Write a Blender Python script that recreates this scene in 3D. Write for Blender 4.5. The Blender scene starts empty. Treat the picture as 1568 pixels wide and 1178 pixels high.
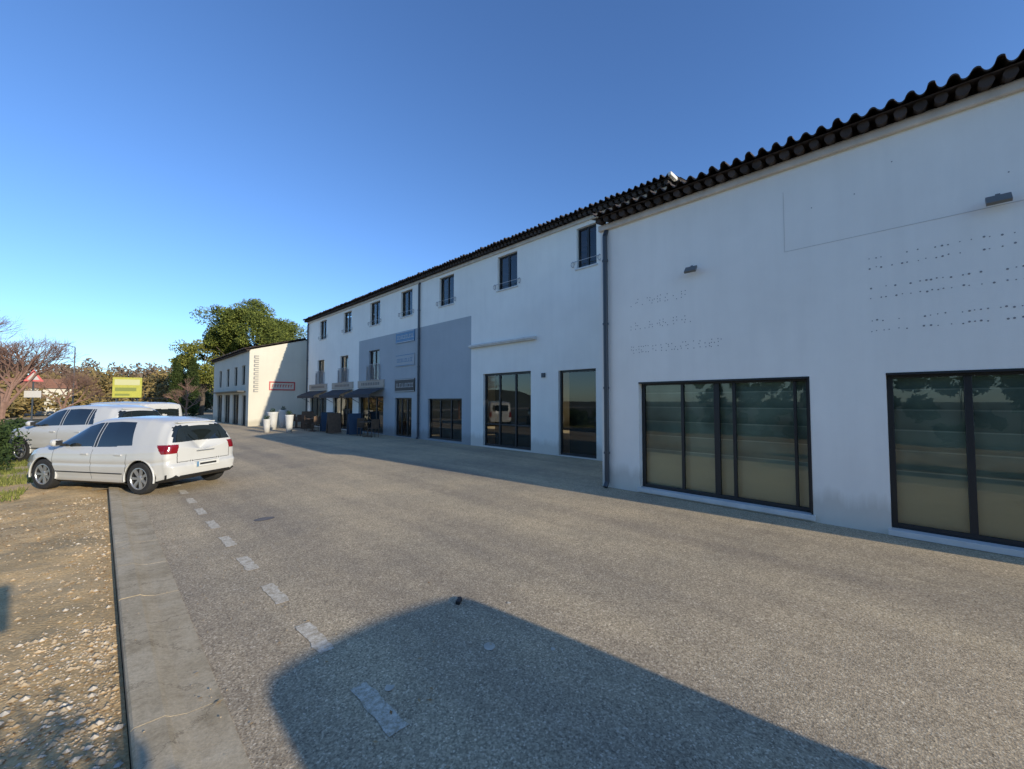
import bpy, bmesh, math, random
import numpy as np
from mathutils import Vector, Matrix, noise
random.seed(7); rng=np.random.default_rng(7)
scene=bpy.context.scene
scene.view_settings.view_transform='Standard'; scene.view_settings.look='None'; scene.view_settings.exposure=0
# ------------------------------------------------------------------ materials
def newmat(name):
    m=bpy.data.materials.new(name); m.use_nodes=True
    nt=m.node_tree; return m,nt,nt.nodes['Principled BSDF']
def simple(name,col,rough=.6,metal=0,var=0,scale=8,bump=0,spec=.5,coat=0):
    m,nt,b=newmat(name)
    b.inputs['Base Color'].default_value=(*col,1); b.inputs['Roughness'].default_value=rough; b.inputs['Metallic'].default_value=metal
    b.inputs['Specular IOR Level'].default_value=spec; b.inputs['Coat Weight'].default_value=coat
    if var or bump:
        tc=nt.nodes.new('ShaderNodeTexCoord'); n=nt.nodes.new('ShaderNodeTexNoise'); n.inputs['Scale'].default_value=scale; n.inputs['Detail'].default_value=8
        nt.links.new(tc.outputs['Object'],n.inputs['Vector'])
        if var:
            r=nt.nodes.new('ShaderNodeValToRGB'); r.color_ramp.elements[0].position=.3; r.color_ramp.elements[1].position=.72
            r.color_ramp.elements[0].color=(*[c*(1-var) for c in col],1); r.color_ramp.elements[1].color=(*[min(1,c*(1+var)) for c in col],1)
            nt.links.new(n.outputs['Fac'],r.inputs['Fac']); nt.links.new(r.outputs['Color'],b.inputs['Base Color'])
        if bump:
            bp=nt.nodes.new('ShaderNodeBump'); bp.inputs['Strength'].default_value=bump; bp.inputs['Distance'].default_value=.01
            nt.links.new(n.outputs['Fac'],bp.inputs['Height']); nt.links.new(bp.outputs['Normal'],b.inputs['Normal'])
    return m
def N(nt,t,**kw):
    n=nt.nodes.new('ShaderNode'+t)
    for k,v in kw.items():
        if k in n.inputs: n.inputs[k].default_value=v
        else: setattr(n,k,v)
    return n
def ramp(nt,pts):
    r=nt.nodes.new('ShaderNodeValToRGB'); e=r.color_ramp.elements
    while len(e)<len(pts): e.new(.5)
    for i,(p,c) in enumerate(pts): e[i].position=p; e[i].color=(*c,1) if len(c)==3 else c
    return r
def mixc(nt,a,b,fac,mode='MIX'):
    m=nt.nodes.new('ShaderNodeMix'); m.data_type='RGBA'; m.blend_type=mode
    for s,i in ((fac,0),(a,6),(b,7)):
        if hasattr(s,'is_linked') or hasattr(s,'links'): nt.links.new(s,m.inputs[i])
        elif isinstance(s,(int,float)): m.inputs[i].default_value=s
        else: m.inputs[i].default_value=(*s,1)
    return m.outputs[2]
def asphalt_mat():
    m,nt,b=newmat('worn_asphalt'); L=nt.links.new
    tc=N(nt,'TexCoord'); o=tc.outputs['Object']
    v=N(nt,'TexVoronoi',Scale=95.); L(o,v.inputs['Vector'])
    n1=N(nt,'TexNoise',Scale=55.,Detail=5.,Roughness=.78); L(o,n1.inputs['Vector'])
    n2=N(nt,'TexNoise',Scale=.4,Detail=5.,Roughness=.6); L(o,n2.inputs['Vector'])
    n3=N(nt,'TexNoise',Scale=5.,Detail=6.,Roughness=.7); L(o,n3.inputs['Vector'])
    mp=N(nt,'Mapping'); mp.inputs['Scale'].default_value=(1.2,.09,1); L(o,mp.inputs['Vector'])
    n4=N(nt,'TexNoise',Scale=1.,Detail=4.,Roughness=.55); L(mp.outputs[0],n4.inputs['Vector'])
    r1=ramp(nt,[(.0,(.24,.19,.125)),(.45,(.47,.375,.245)),(.75,(.60,.485,.32)),(1,(.86,.74,.53))])
    L(v.outputs['Color'],r1.inputs['Fac'])
    r2=ramp(nt,[(.3,(.76,.77,.81)),(.7,(1.16,1.12,1.06))]); L(n2.outputs['Fac'],r2.inputs['Fac'])
    r3=ramp(nt,[(.3,(.88,.88,.88)),(.7,(1.09,1.09,1.09))]); L(n3.outputs['Fac'],r3.inputs['Fac'])
    r4=ramp(nt,[(.35,(.70,.70,.70)),(.62,(1.23,1.23,1.23))]); L(n1.outputs['Fac'],r4.inputs['Fac'])
    r5=ramp(nt,[(.35,(.82,.82,.85)),(.6,(1.10,1.09,1.06))]); L(n4.outputs['Fac'],r5.inputs['Fac'])
    c=mixc(nt,r1.outputs['Color'],r2.outputs['Color'],1.,'MULTIPLY')
    for q in (r3,r4,r5): c=mixc(nt,c,q.outputs['Color'],1.,'MULTIPLY')
    L(c,b.inputs['Base Color']); b.inputs['Roughness'].default_value=.85; b.inputs['Specular IOR Level'].default_value=.2
    ad=N(nt,'Math',operation='ADD'); L(v.outputs['Distance'],ad.inputs[0]); L(n1.outputs['Fac'],ad.inputs[1])
    bp=N(nt,'Bump',Strength=.45,Distance=.003); L(ad.outputs[0],bp.inputs['Height']); L(bp.outputs['Normal'],b.inputs['Normal'])
    return m
def dirt_mat(name='gravelly_dirt',cols=((.44,.29,.13),(.72,.50,.25),(.90,.68,.38)),green=0):
    m,nt,b=newmat(name); L=nt.links.new
    o=N(nt,'TexCoord').outputs['Object']
    n1=N(nt,'TexNoise',Scale=1.1,Detail=8.,Roughness=.65); L(o,n1.inputs['Vector'])
    n2=N(nt,'TexNoise',Scale=30.,Detail=8.,Roughness=.8); L(o,n2.inputs['Vector'])
    v=N(nt,'TexVoronoi',Scale=48.); L(o,v.inputs['Vector'])
    r=ramp(nt,[(.3,cols[0]),(.52,cols[1]),(.75,cols[2])]); L(n2.outputs['Fac'],r.inputs['Fac'])
    r2=ramp(nt,[(.3,(.66,.66,.62)),(.7,(1.12,1.1,1.05))]); L(n1.outputs['Fac'],r2.inputs['Fac'])
    c=mixc(nt,r.outputs['Color'],r2.outputs['Color'],1.,'MULTIPLY')
    r3=ramp(nt,[(.0,(1.15,1.15,1.15)),(.5,(.8,.8,.8))]); L(v.outputs['Distance'],r3.inputs['Fac'])
    c=mixc(nt,c,r3.outputs['Color'],.5,'MULTIPLY')
    L(c,b.inputs['Base Color']); b.inputs['Roughness'].default_value=.95
    ad=N(nt,'Math',operation='ADD'); L(v.outputs['Distance'],ad.inputs[0]); L(n2.outputs['Fac'],ad.inputs[1])
    bp=N(nt,'Bump',Strength=.6,Distance=.008); L(ad.outputs[0],bp.inputs['Height']); L(bp.outputs['Normal'],b.inputs['Normal'])
    return m
def kerb_mat():
    m,nt,b=newmat('kerb_concrete'); L=nt.links.new
    o=N(nt,'TexCoord').outputs['Object']
    n1=N(nt,'TexNoise',Scale=2.2,Detail=8.,Roughness=.7); L(o,n1.inputs['Vector'])
    n2=N(nt,'TexNoise',Scale=60.,Detail=6.,Roughness=.8); L(o,n2.inputs['Vector'])
    n3=N(nt,'TexNoise',Scale=9.,Detail=8.,Roughness=.75); L(o,n3.inputs['Vector'])
    r1=ramp(nt,[(.32,(.36,.28,.165)),(.5,(.50,.40,.255)),(.7,(.60,.50,.34))]); L(n1.outputs['Fac'],r1.inputs['Fac'])
    r2=ramp(nt,[(.3,(.72,.72,.72)),(.65,(1.14,1.14,1.14))]); L(n2.outputs['Fac'],r2.inputs['Fac'])
    r3=ramp(nt,[(.33,(.70,.68,.64)),(.5,(1.02,1.02,1.02))]); L(n3.outputs['Fac'],r3.inputs['Fac'])
    c=mixc(nt,r1.outputs['Color'],r2.outputs['Color'],1.,'MULTIPLY'); c=mixc(nt,c,r3.outputs['Color'],.8,'MULTIPLY')
    w=N(nt,'TexVoronoi',Scale=1.15); w.feature='DISTANCE_TO_EDGE'
    wv=N(nt,'VectorMath',operation='ADD'); ws=N(nt,'VectorMath',operation='SCALE'); ws.inputs['Scale'].default_value=.25; L(n3.outputs['Color'],ws.inputs[0]); L(o,wv.inputs[0]); L(ws.outputs[0],wv.inputs[1]); L(wv.outputs[0],w.inputs['Vector'])
    rc=ramp(nt,[(.0,(.35,.33,.3)),(.008,(1,1,1))]); L(w.outputs['Distance'],rc.inputs['Fac']); c=mixc(nt,c,rc.outputs['Color'],.8,'MULTIPLY')
    L(c,b.inputs['Base Color']); b.inputs['Roughness'].default_value=.92
    bp=N(nt,'Bump',Strength=.5,Distance=.004); L(n2.outputs['Fac'],bp.inputs['Height']); L(bp.outputs['Normal'],b.inputs['Normal']); return m
def stucco_mat(name,col,dirt=.05,streak=.95):
    m,nt,b=newmat(name); L=nt.links.new
    o=N(nt,'TexCoord').outputs['Object']
    n1=N(nt,'TexNoise',Scale=.7,Detail=7.,Roughness=.6); L(o,n1.inputs['Vector'])
    n2=N(nt,'TexNoise',Scale=70.,Detail=5.,Roughness=.7); L(o,n2.inputs['Vector'])
    mp=N(nt,'Mapping'); mp.inputs['Scale'].default_value=(2.5,2.5,.22); L(o,mp.inputs['Vector'])
    n3=N(nt,'TexNoise',Scale=1.6,Detail=6.,Roughness=.65); L(mp.outputs[0],n3.inputs['Vector'])
    r1=ramp(nt,[(.32,[c*(1-dirt) for c in col]),(.68,[min(1,c*1.03) for c in col])]); L(n1.outputs['Fac'],r1.inputs['Fac'])
    r3=ramp(nt,[(.3,(streak,streak,streak)),(.6,(1,1,1))]); L(n3.outputs['Fac'],r3.inputs['Fac'])
    c=mixc(nt,r1.outputs['Color'],r3.outputs['Color'],.8,'MULTIPLY')
    sx=N(nt,'SeparateXYZ'); L(o,sx.inputs[0])
    ad=N(nt,'Math',operation='ADD'); L(sx.outputs[2],ad.inputs[0]); 
    mu=N(nt,'Math',operation='MULTIPLY'); L(n3.outputs['Fac'],mu.inputs[0]); mu.inputs[1].default_value=-.6; L(mu.outputs[0],ad.inputs[1])
    rz=ramp(nt,[(.0,(.76,.74,.71)),(.22,(1,1,1))]); L(ad.outputs[0],rz.inputs['Fac'])
    c=mixc(nt,c,rz.outputs['Color'],1.,'MULTIPLY')
    L(c,b.inputs['Base Color']); b.inputs['Roughness'].default_value=.9; b.inputs['Specular IOR Level'].default_value=.2
    bp=N(nt,'Bump',Strength=.35,Distance=.006); L(n2.outputs['Fac'],bp.inputs['Height']); L(bp.outputs['Normal'],b.inputs['Normal'])
    return m
def leaf_mat(name,dark,light,rough=.7,trans=True):
    m,nt,b=newmat(name); L=nt.links.new
    g=N(nt,'NewGeometry'); o=N(nt,'TexCoord').outputs['Object']
    n=N(nt,'TexNoise',Scale=.9,Detail=3.); L(o,n.inputs['Vector'])
    ad=N(nt,'Math',operation='ADD'); L(g.outputs['Random Per Island'],ad.inputs[0]); L(n.outputs['Fac'],ad.inputs[1])
    r=ramp(nt,[(.25,dark),(.8,light)])
    mu=N(nt,'Math',operation='MULTIPLY'); L(ad.outputs[0],mu.inputs[0]); mu.inputs[1].default_value=.5; L(mu.outputs[0],r.inputs['Fac'])
    L(r.outputs['Color'],b.inputs['Base Color']); b.inputs['Roughness'].default_value=rough; b.inputs['Specular IOR Level'].default_value=.2
    if trans:
        tr=N(nt,'BsdfTranslucent'); L(r.outputs['Color'],tr.inputs['Color'])
        mx=N(nt,'MixShader'); mx.inputs[0].default_value=.25; L(b.outputs[0],mx.inputs[1]); L(tr.outputs[0],mx.inputs[2])
        L(mx.outputs[0],nt.nodes['Material Output'].inputs['Surface'])
    return m
def glass_mat(name='window_glass',tint=(.88,.94,.92),ior=1.75):
    m,nt,b=newmat(name); L=nt.links.new
    fr=N(nt,'Fresnel',IOR=ior); t=N(nt,'BsdfTransparent'); t.inputs['Color'].default_value=(*tint,1)
    g=N(nt,'BsdfGlossy'); g.inputs['Roughness'].default_value=.01; g.inputs['Color'].default_value=(.93,.95,.95,1)
    mx=N(nt,'MixShader'); L(fr.outputs[0],mx.inputs[0]); L(t.outputs[0],mx.inputs[1]); L(g.outputs[0],mx.inputs[2])
    L(mx.outputs[0],nt.nodes['Material Output'].inputs['Surface']); return m
def blind_mat():
    m,nt,b=newmat('blind_with_reflection'); L=nt.links.new
    o=N(nt,'TexCoord').outputs['Object']; sx=N(nt,'SeparateXYZ'); L(o,sx.inputs[0])
    mu=N(nt,'Math',operation='MULTIPLY'); mu.inputs[1].default_value=3.6; L(sx.outputs[2],mu.inputs[0])
    fr=N(nt,'Math',operation='FRACT'); L(mu.outputs[0],fr.inputs[0])
    n=N(nt,'TexNoise',Scale=1.3,Detail=3.); L(o,n.inputs['Vector'])
    r=ramp(nt,[(.0,(.72,.80,.70)),(.055,(.70,.78,.68)),(.07,(.28,.37,.32)),(.5,(.42,.52,.45)),(.97,(.45,.55,.48))]); L(fr.outputs[0],r.inputs['Fac'])
    rn=ramp(nt,[(.35,(.6,.6,.6)),(.65,(1.2,1.2,1.2))]); L(n.outputs['Fac'],rn.inputs['Fac'])
    c=mixc(nt,r.outputs['Color'],rn.outputs['Color'],1.,'MULTIPLY')
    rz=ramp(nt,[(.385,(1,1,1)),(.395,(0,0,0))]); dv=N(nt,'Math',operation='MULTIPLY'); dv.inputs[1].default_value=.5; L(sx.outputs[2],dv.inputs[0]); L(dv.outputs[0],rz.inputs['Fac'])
    c=mixc(nt,c,(.95,.84,.60),rz.outputs['Color'])  # lower beige band: reflection of sunlit asphalt painted into the blind colour
    L(c,b.inputs['Base Color']); b.inputs['Roughness'].default_value=.8; return m
M={}
M['asphalt']=asphalt_mat(); M['dirt']=dirt_mat()
M['field']=dirt_mat('dry_grass_field',((.06,.06,.025),(.15,.13,.06),(.27,.21,.11)))
M['white']=stucco_mat('white_render',(.96,.93,.84)); M['grey']=stucco_mat('grey_blue_render',(.45,.48,.49),.06)
M['cream']=stucco_mat('cream_render',(.62,.58,.48),.05)
M['concrete']=kerb_mat()
M['tile']=simple('clay_roof_tile',(.055,.042,.036),.85,var=.5,scale=3,bump=.3)
M['frame']=simple('dark_aluminium',(.018,.02,.022),.4); M['pipe']=simple('grey_metal_pipe',(.05,.06,.07),.4)
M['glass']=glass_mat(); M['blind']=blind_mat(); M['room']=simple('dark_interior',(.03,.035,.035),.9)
M['sill']=simple('white_sill',(.70,.68,.63),.8,var=.1,scale=5)
M['soffit']=simple('render_cornice',(.66,.60,.52),.9,var=.15,scale=4)
M['black']=simple('black_plastic',(.015,.015,.016),.5); M['rubber']=simple('tyre_rubber',(.02,.02,.02),.85,var=.2,scale=20)
M['carwhite']=simple('white_car_paint',(.54,.535,.51),.3,coat=.5,var=.03,scale=2); M['carglass']=simple('car_glass',(.012,.016,.016),.04,spec=.9)
M['silver']=simple('silver_wheel',(.42,.43,.44),.35,metal=.7); M['red']=simple('tail_lamp_red',(.20,.006,.010),.12,spec=.8); M['lamp']=simple('head_lamp',(.5,.52,.53),.12,metal=.5)
M['plate']=simple('plate_white',(.6,.6,.57),.4); M['bark']=simple('bark',(.10,.075,.055),.95,var=.3,scale=12,bump=.6)
M['blue']=simple('blue_sign_paint',(.10,.22,.36),.5,var=.1); M['signwhite']=simple('sign_white',(.55,.54,.51),.5); M['signred']=simple('sign_red',(.5,.06,.06),.5)
M['boardblue']=simple('dark_blue_board',(.03,.06,.10),.6)
M['yellow']=simple('billboard_yellow',(.42,.40,.06),.5,var=.1); M['stone']=simple('pebble_stone',(.52,.40,.25),.9,var=.4,scale=3)
M['wood']=simple('timber',(.14,.085,.05),.8,var=.2); M['canvas']=simple('awning_canvas',(.05,.05,.055),.85,var=.2)
m,nt,b=newmat('worn_road_paint'); L=nt.links.new
o=N(nt,'TexCoord').outputs['Object']; n=N(nt,'TexNoise',Scale=20.,Detail=10.,Roughness=.9); L(o,n.inputs['Vector'])
r=ramp(nt,[(.43,(.42,.335,.22)),(.60,(.82,.75,.60))]); L(n.outputs['Fac'],r.inputs['Fac']); L(r.outputs['Color'],b.inputs['Base Color']); b.inputs['Roughness'].default_value=.9
M['paintline']=m
# ------------------------------------------------------------------ mesh helpers
def empty(name,loc=(0,0,0),rot=0):
    e=bpy.data.objects.new(name,None); e.location=loc; e.rotation_euler=(0,0,rot); e.empty_display_size=.3; scene.collection.objects.link(e)
    e.matrix_world=Matrix.Translation(Vector(loc))@Matrix.Rotation(rot,4,'Z'); return e
def mesh(name,verts,faces,mats,idx=None,parent=None,smooth=False,local=False):
    me=bpy.data.meshes.new(name); me.from_pydata([tuple(v) for v in verts],[],faces)
    for mm in (mats if isinstance(mats,(list,tuple)) else [mats]): me.materials.append(mm)
    if idx is not None: me.polygons.foreach_set('material_index',idx)
    if smooth: me.polygons.foreach_set('use_smooth',[True]*len(me.polygons))
    me.update(); o=bpy.data.objects.new(name,me); scene.collection.objects.link(o)
    if parent:
        o.parent=parent
        if not local: o.matrix_parent_inverse=parent.matrix_world.inverted()
    return o
class MB:
    def __init__(s): s.v=[];s.f=[];s.m=[]
    def add(s,vs,fs,mi=0):
        k=len(s.v); s.v+=[tuple(v) for v in vs]; s.f+=[tuple(i+k for i in f) for f in fs]; s.m+=[mi]*len(fs)
    def box(s,x0,x1,y0,y1,z0,z1,mi=0,T=None,bev=0):
        vs=[Vector((x,y,z)) for x in (x0,x1) for y in (y0,y1) for z in (z0,z1)]
        if T is not None: vs=[T@v for v in vs]
        s.add(vs,[(0,1,3,2),(4,6,7,5),(0,4,5,1),(2,3,7,6),(0,2,6,4),(1,5,7,3)],mi)
    def cyl(s,a,b,ra,rb=None,n=10,mi=0,cap=True):
        a=Vector(a);b=Vector(b); rb=ra if rb is None else rb; d=(b-a).normalized()
        u=d.orthogonal().normalized(); w=d.cross(u); vs=[]
        for P,R in((a,ra),(b,rb)):
            for i in range(n):
                t=2*math.pi*i/n; vs.append(P+u*math.cos(t)*R+w*math.sin(t)*R)
        fs=[(i,(i+1)%n,n+(i+1)%n,n+i) for i in range(n)]
        if cap: fs+=[tuple(range(n))[::-1],tuple(range(n,2*n))]
        s.add(vs,fs,mi)
    def lathe(s,prof,c,axis,n=32,mi=0):
        axis=Vector(axis).normalized(); u=axis.orthogonal().normalized(); w=axis.cross(u); c=Vector(c); vs=[]
        for (h,r) in prof:
            for i in range(n):
                t=2*math.pi*i/n; vs.append(c+axis*h+u*math.cos(t)*r+w*math.sin(t)*r)
        fs=[(k*n+i,k*n+(i+1)%n,(k+1)*n+(i+1)%n,(k+1)*n+i) for k in range(len(prof)-1) for i in range(n)]
        s.add(vs,fs,mi)
    def obj(s,name,mats,parent=None,smooth=False,bevel=0,local=False):
        o=mesh(name,s.v,s.f,mats,s.m,parent,smooth,local)
        if bevel:
            bm=bmesh.new(); bm.from_mesh(o.data); bmesh.ops.recalc_face_normals(bm,faces=bm.faces); bm.to_mesh(o.data); bm.free()
            md=o.modifiers.new('bevel','BEVEL'); md.width=bevel; md.segments=2; md.limit_method='ANGLE'
        return o
def plane(name,x0,x1,y0,y1,z,mat,parent=None):
    return mesh(name,[(x0,y0,z),(x1,y0,z),(x1,y1,z),(x0,y1,z)],[(0,1,2,3)],mat,parent=parent)
# ------------------------------------------------------------------ ground
plane('ground_terrain',-900,900,-700,1500,-.06,M['field'])
mesh('asphalt_road',[(.57,-30,0),(30,-30,0),(30,75,0),(-3.2,75,0),(-3.2,14.6,0),(-.2,14.6,0),(-.2,11.75,0),(.57,11.75,0)],[tuple(range(8))],M['asphalt'])
plane('crossing_road',-80,-3.2,62,75,-.02,M['asphalt'])
nx,ny=110,230; vs=[];fs=[]
def dz(x,y):
    e=min(1,(.155-x)/.25)
    return -.035+e*(.035+.05*noise.noise(Vector((x*.9,y*.9,1)))+.02*noise.noise(Vector((x*5,y*5,2)))+.010*noise.noise(Vector((x*17,y*17,5))))
for j in range(ny+1):
    for i in range(nx+1):
        x=.155-(i/nx)**1.6*9.; y=-4+ (j/ny)*20; vs.append((x,y,dz(x,y)))
for j in range(ny):
    for i in range(nx):
        a=j*(nx+1)+i; fs.append((a,a+1,a+nx+2,a+nx+1))
mesh('dirt_ground',vs,fs,M['dirt'],smooth=True)
B=MB()
ico=[Vector(v) for v in ((0,0,1),(.9,0,.2),(.3,.85,.25),(-.7,.5,.2),(-.7,-.5,.25),(.3,-.85,.2),(0,0,-.5))]
icf=[(0,1,2),(0,2,3),(0,3,4),(0,4,5),(0,5,1),(6,2,1),(6,3,2),(6,4,3),(6,5,4),(6,1,5)]
for k in range(7500):
    y=random.uniform(.6,4.8)if random.random()<.65 else random.uniform(1,11); x=.13-abs(random.gauss(0,.35)) if random.random()<.6 else random.uniform(-2.2,.1)
    s=random.choice([.005,.006,.008,.01,.012,.024 if random.random()<.45 else .007])*random.uniform(.7,1.3)
    R=Matrix.Rotation(random.uniform(0,6.3),3,'Z')
    B.add([R@Vector((v.x*s*random.uniform(.7,1.3),v.y*s,v.z*s*.7))+Vector((x,y,dz(x,y)+.002)) for v in ico],icf,random.choice([0,0,0,1]))
for k in range(420):
    q=random.random()
    x=.6+abs(random.gauss(0,.5)) if q<.45 else (random.uniform(.18,.56) if q<.7 else random.uniform(.6,7)); y=random.uniform(.5,12); s=random.uniform(.003,.008); z0=.055 if x<.3 else (.018 if x<.57 else 0)
    B.add([Vector((v.x*s,v.y*s,v.z*s*.7+.003))+Vector((x,y,z0)) for v in ico],icf,0)
B.obj('gravel',[M['stone'],simple('pale_pebble',(.62,.54,.42),.9,var=.2)])
B=MB()
for k in range(7000):
    y=random.uniform(2.,12.3); x=random.uniform(-3.,.12)
    if noise.noise(Vector((x*.8,y*.5,9)))<-.12: continue
    s=random.uniform(.008,.02)
    R=Matrix.Rotation(random.uniform(0,6.3),3,'Z')@Matrix.Rotation(random.uniform(-.5,.5),3,'X')
    B.add([R@Vector(p)*s+Vector((x,y,dz(x,y)+.006)) for p in((-1,0,0),(0,-.45,.1),(1,0,.05),(0,.45,.1))],[(0,1,2,3)],0)
for k in range(70):
    x=.45+abs(random.gauss(0,.8)); y=random.uniform(1.5,12); s=random.uniform(.01,.022); R=Matrix.Rotation(random.uniform(0,6.3),3,'Z')
    B.add([R@Vector(p)*s+Vector((x,y,.012+(.01 if x<.57 else 0))) for p in((-1,0,0),(0,-.45,.1),(1,0,.05),(0,.45,.1))],[(0,1,2,3)],0)
B.obj('dry_leaves',[leaf_mat('dry_leaf',(.30,.16,.06),(.66,.45,.22))])
B=MB()
for k in range(17000):
    y=random.uniform(11.6,18.5); x=random.uniform(-5,-1.0)
    if noise.noise(Vector((x*.8,y*.8,3)))<-.15: continue
    h=random.uniform(.04,.14); a=random.uniform(0,6.3); d=Vector((math.cos(a),math.sin(a),0))*.009; l=Vector((random.gauss(0,.03),random.gauss(0,.03),h))
    p=Vector((x,y,0)); B.add([p-d,p+d,p+l],[(0,1,2)])
B.obj('grass',[leaf_mat('grass_blade',(.12,.15,.03),(.34,.34,.10))])
K=empty('concrete_kerb',(.36,4,0)); B=MB(); y=-4.
while y<11.6:
    y2=min(y+random.choice([1.0,2.0]),11.7); j=random.uniform(-.004,.004)
    pr=[(.16,-.06),(.16,.045+j),(.172,.055+j),(.30,.052+j),(.325,.035+j),(.40,.014),(.57,.006),(.57,-.06)]
    g=.003
    vs=[(x,yy,z) for yy in (y+g,y2-g) for x,z in pr]; n=len(pr)
    B.add(vs,[(i,i+1,n+i+1,n+i) for i in range(n-1)]+[tuple(range(n))[::-1],tuple(range(n,2*n))]); y=y2
B.obj('kerb_lengths',[M['concrete']],K)
mesh('kerb_bed',[(.16,-4,-.01),(.57,-4,-.01),(.57,11.7,-.01),(.16,11.7,-.01)],[(0,1,2,3)],simple('mortar',(.2,.18,.15),.9),parent=K)
B=MB()
for k in range(12):
    y=2.04+k*1.0
    pts=[]
    for t in np.linspace(0,1,9): pts.append((1.14+random.uniform(-.012,.006),y+.5*t))
    for t in np.linspace(1,0,9): pts.append((1.245+random.uniform(-.006,.012),y+.5*t))
    B.add([(x,yy,.004) for x,yy in pts],[tuple(range(18))])
B.obj('road_marking',[M['paintline']])
B=MB()
for (x,y,rx) in ((2.05,2.25,.05),(1.32,2.38,.035),(2.6,2.6,.02),(2.35,1.9,.02)):
    B.add([(x+rx*math.cos(t)*random.uniform(.7,1.1),y+rx*math.sin(t)*random.uniform(.7,1.1),.005) for t in np.linspace(0,2*math.pi,13)[:-1]],[tuple(range(12))])
B.obj('paint_stain',[simple('pale_stain',(.60,.53,.41),.9,var=.2)])
B=MB(); B.add([(1.8+.14*math.cos(t),7.07+.10*math.sin(t),.005) for t in np.linspace(0,2*math.pi,21)[:-1]],[tuple(range(20))]); B.obj('drain_cover',[simple('cast_iron',(.16,.14,.12),.7,var=.3)])
B=MB(); T=Matrix.Translation((2.3,2.93,.012))@Matrix.Rotation(.6,4,'Z')
B.box(-.05,.03,-.02,.02,-.01,.02,0,T); B.box(.02,.06,-.03,.005,-.01,.012,0,T@Matrix.Rotation(.5,4,'Z')); B.obj('rubber_debris',[M['black']],bevel=.005)
# ------------------------------------------------------------------ buildings
def wall_x(B,X,y0,y1,z0,z1,ops,matfun,depth=.2,extra_y=(),extra_z=()):
    ys=sorted(set([y0,y1]+[o[0] for o in ops]+[o[1] for o in ops]+list(extra_y))); zs=sorted(set([z0,z1]+[o[2] for o in ops]+[o[3] for o in ops]+list(extra_z)))
    for a,b in zip(ys,ys[1:]):
        for c,d in zip(zs,zs[1:]):
            my,mz=(a+b)/2,(c+d)/2
            if any(o[0]<my<o[1] and o[2]<mz<o[3] for o in ops): continue
            B.add([(X,a,c),(X,b,c),(X,b,d),(X,a,d)],[(0,3,2,1)],matfun(my,mz))
    for o in ops:
        a,b,c,d=o[:4]; D=X+depth; mi=matfun((a+b)/2,(c+d)/2)
        B.add([(X,a,c),(X,b,c),(X,b,d),(X,a,d),(D,a,c),(D,b,c),(D,b,d),(D,a,d)],[(0,1,5,4),(1,2,6,5),(2,3,7,6),(3,0,4,7)],mi)
def window(par,X,o,name='window',mull=(),trans=(),fw=.06,blind=False,inset=.10,room=.6):
    a,b,c,d=o[:4]; x0=X+inset; x1=x0+.06; B=MB()
    B.box(x0,x1,a+.003,a+fw,c,d-.003);B.box(x0,x1,b-fw,b-.003,c,d-.003);B.box(x0+.002,x1-.002,a+fw,b-fw,c,c+fw);B.box(x0+.002,x1-.002,a+fw,b-fw,d-fw,d-.003)
    for (y,w) in mull: B.box(x0-.004,x1-.004,y-w/2,y+w/2,c+fw,d-fw)
    for z in trans: B.box(x0+.006,x1-.006,a+fw,b-fw,z-.025,z+.025)
    B.obj(name+'_frame',[M['frame']],par,bevel=.004)
    gx=x0+.035; mesh(name+'_glass',[(gx,a+fw*.5,c+fw*.5),(gx,b-fw*.5,c+fw*.5),(gx,b-fw*.5,d-fw*.5),(gx,a+fw*.5,d-fw*.5)],[(0,3,2,1)],M['glass'],parent=par)
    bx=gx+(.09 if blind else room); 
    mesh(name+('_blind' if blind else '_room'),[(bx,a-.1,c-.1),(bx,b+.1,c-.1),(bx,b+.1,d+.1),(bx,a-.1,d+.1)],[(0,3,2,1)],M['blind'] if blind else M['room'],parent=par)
def tile_roof(par,name,xe,y0,y1,ze,run,slope,p=.185):
    n=12; ny=int((y1-y0)/p*n); ys=[y0+i*p/n for i in range(ny+1)]
    B=MB(); rows=int(run/.42); th=math.tan(slope)
    for r in range(min(rows,9)):
        xa=xe+r*.42; xb=xa+.46 if r<8 else xe+run; za=ze+r*.42*th+.02; zb=ze+(xb-xe)*th-.012
        vs=[]
        J=[random.uniform(-.03,.03) for _ in range(int((y1-y0)/p)+3)]; H=[random.uniform(-.016,.016) for _ in range(int((y1-y0)/p)+3)]
        for (x,z,t) in ((xa,za,1),(xb,zb,1),(xa,za-.02,0)):
            for y in ys:
                ph=(y-y0)/p; k=int(ph+.5); c=math.cos(2*math.pi*ph); q=.042*(abs(c)**.7)*(1 if c>0 else -1)+ (H[k] if c>0 else 0)
                vs.append((x+(J[k] if c>0 else 0)*(1 if x==xa else 0)-(.03 if c>0 and r==0 and x==xa else 0),y,z+q))
        m=ny+1
        B.add(vs,[(i,m+i,m+i+1,i+1) for i in range(ny)]+[(2*m+i,i,i+1,2*m+i+1) for i in range(ny)])
    u=.055
    B.add([(xe+.03,y0,ze-u),(xe+.03,y1,ze-u),(xe+run,y1,ze+run*th-u),(xe+run,y0,ze+run*th-u)],[(0,1,2,3)])
    y=y0+.01
    while y<y1-p*.6:
        B.cyl((xe+.10,y+p/2,ze-.10),(xe+.33,y+p/2,ze-.06),.062+random.uniform(-.006,.006),.06,n=10); y+=p
    B.obj(name,[M['tile']],par,smooth=False)
DR=7.5
R=empty('shop_building',(DR+4,0,0))
opsR=[(1.09,3.86,.10,2.17),(-2.53,.24,.08,2.18)]
B=MB(); wall_x(B,DR,-5,4.7,-.05,5.6,opsR,lambda y,z:0)
h=5.6
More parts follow.
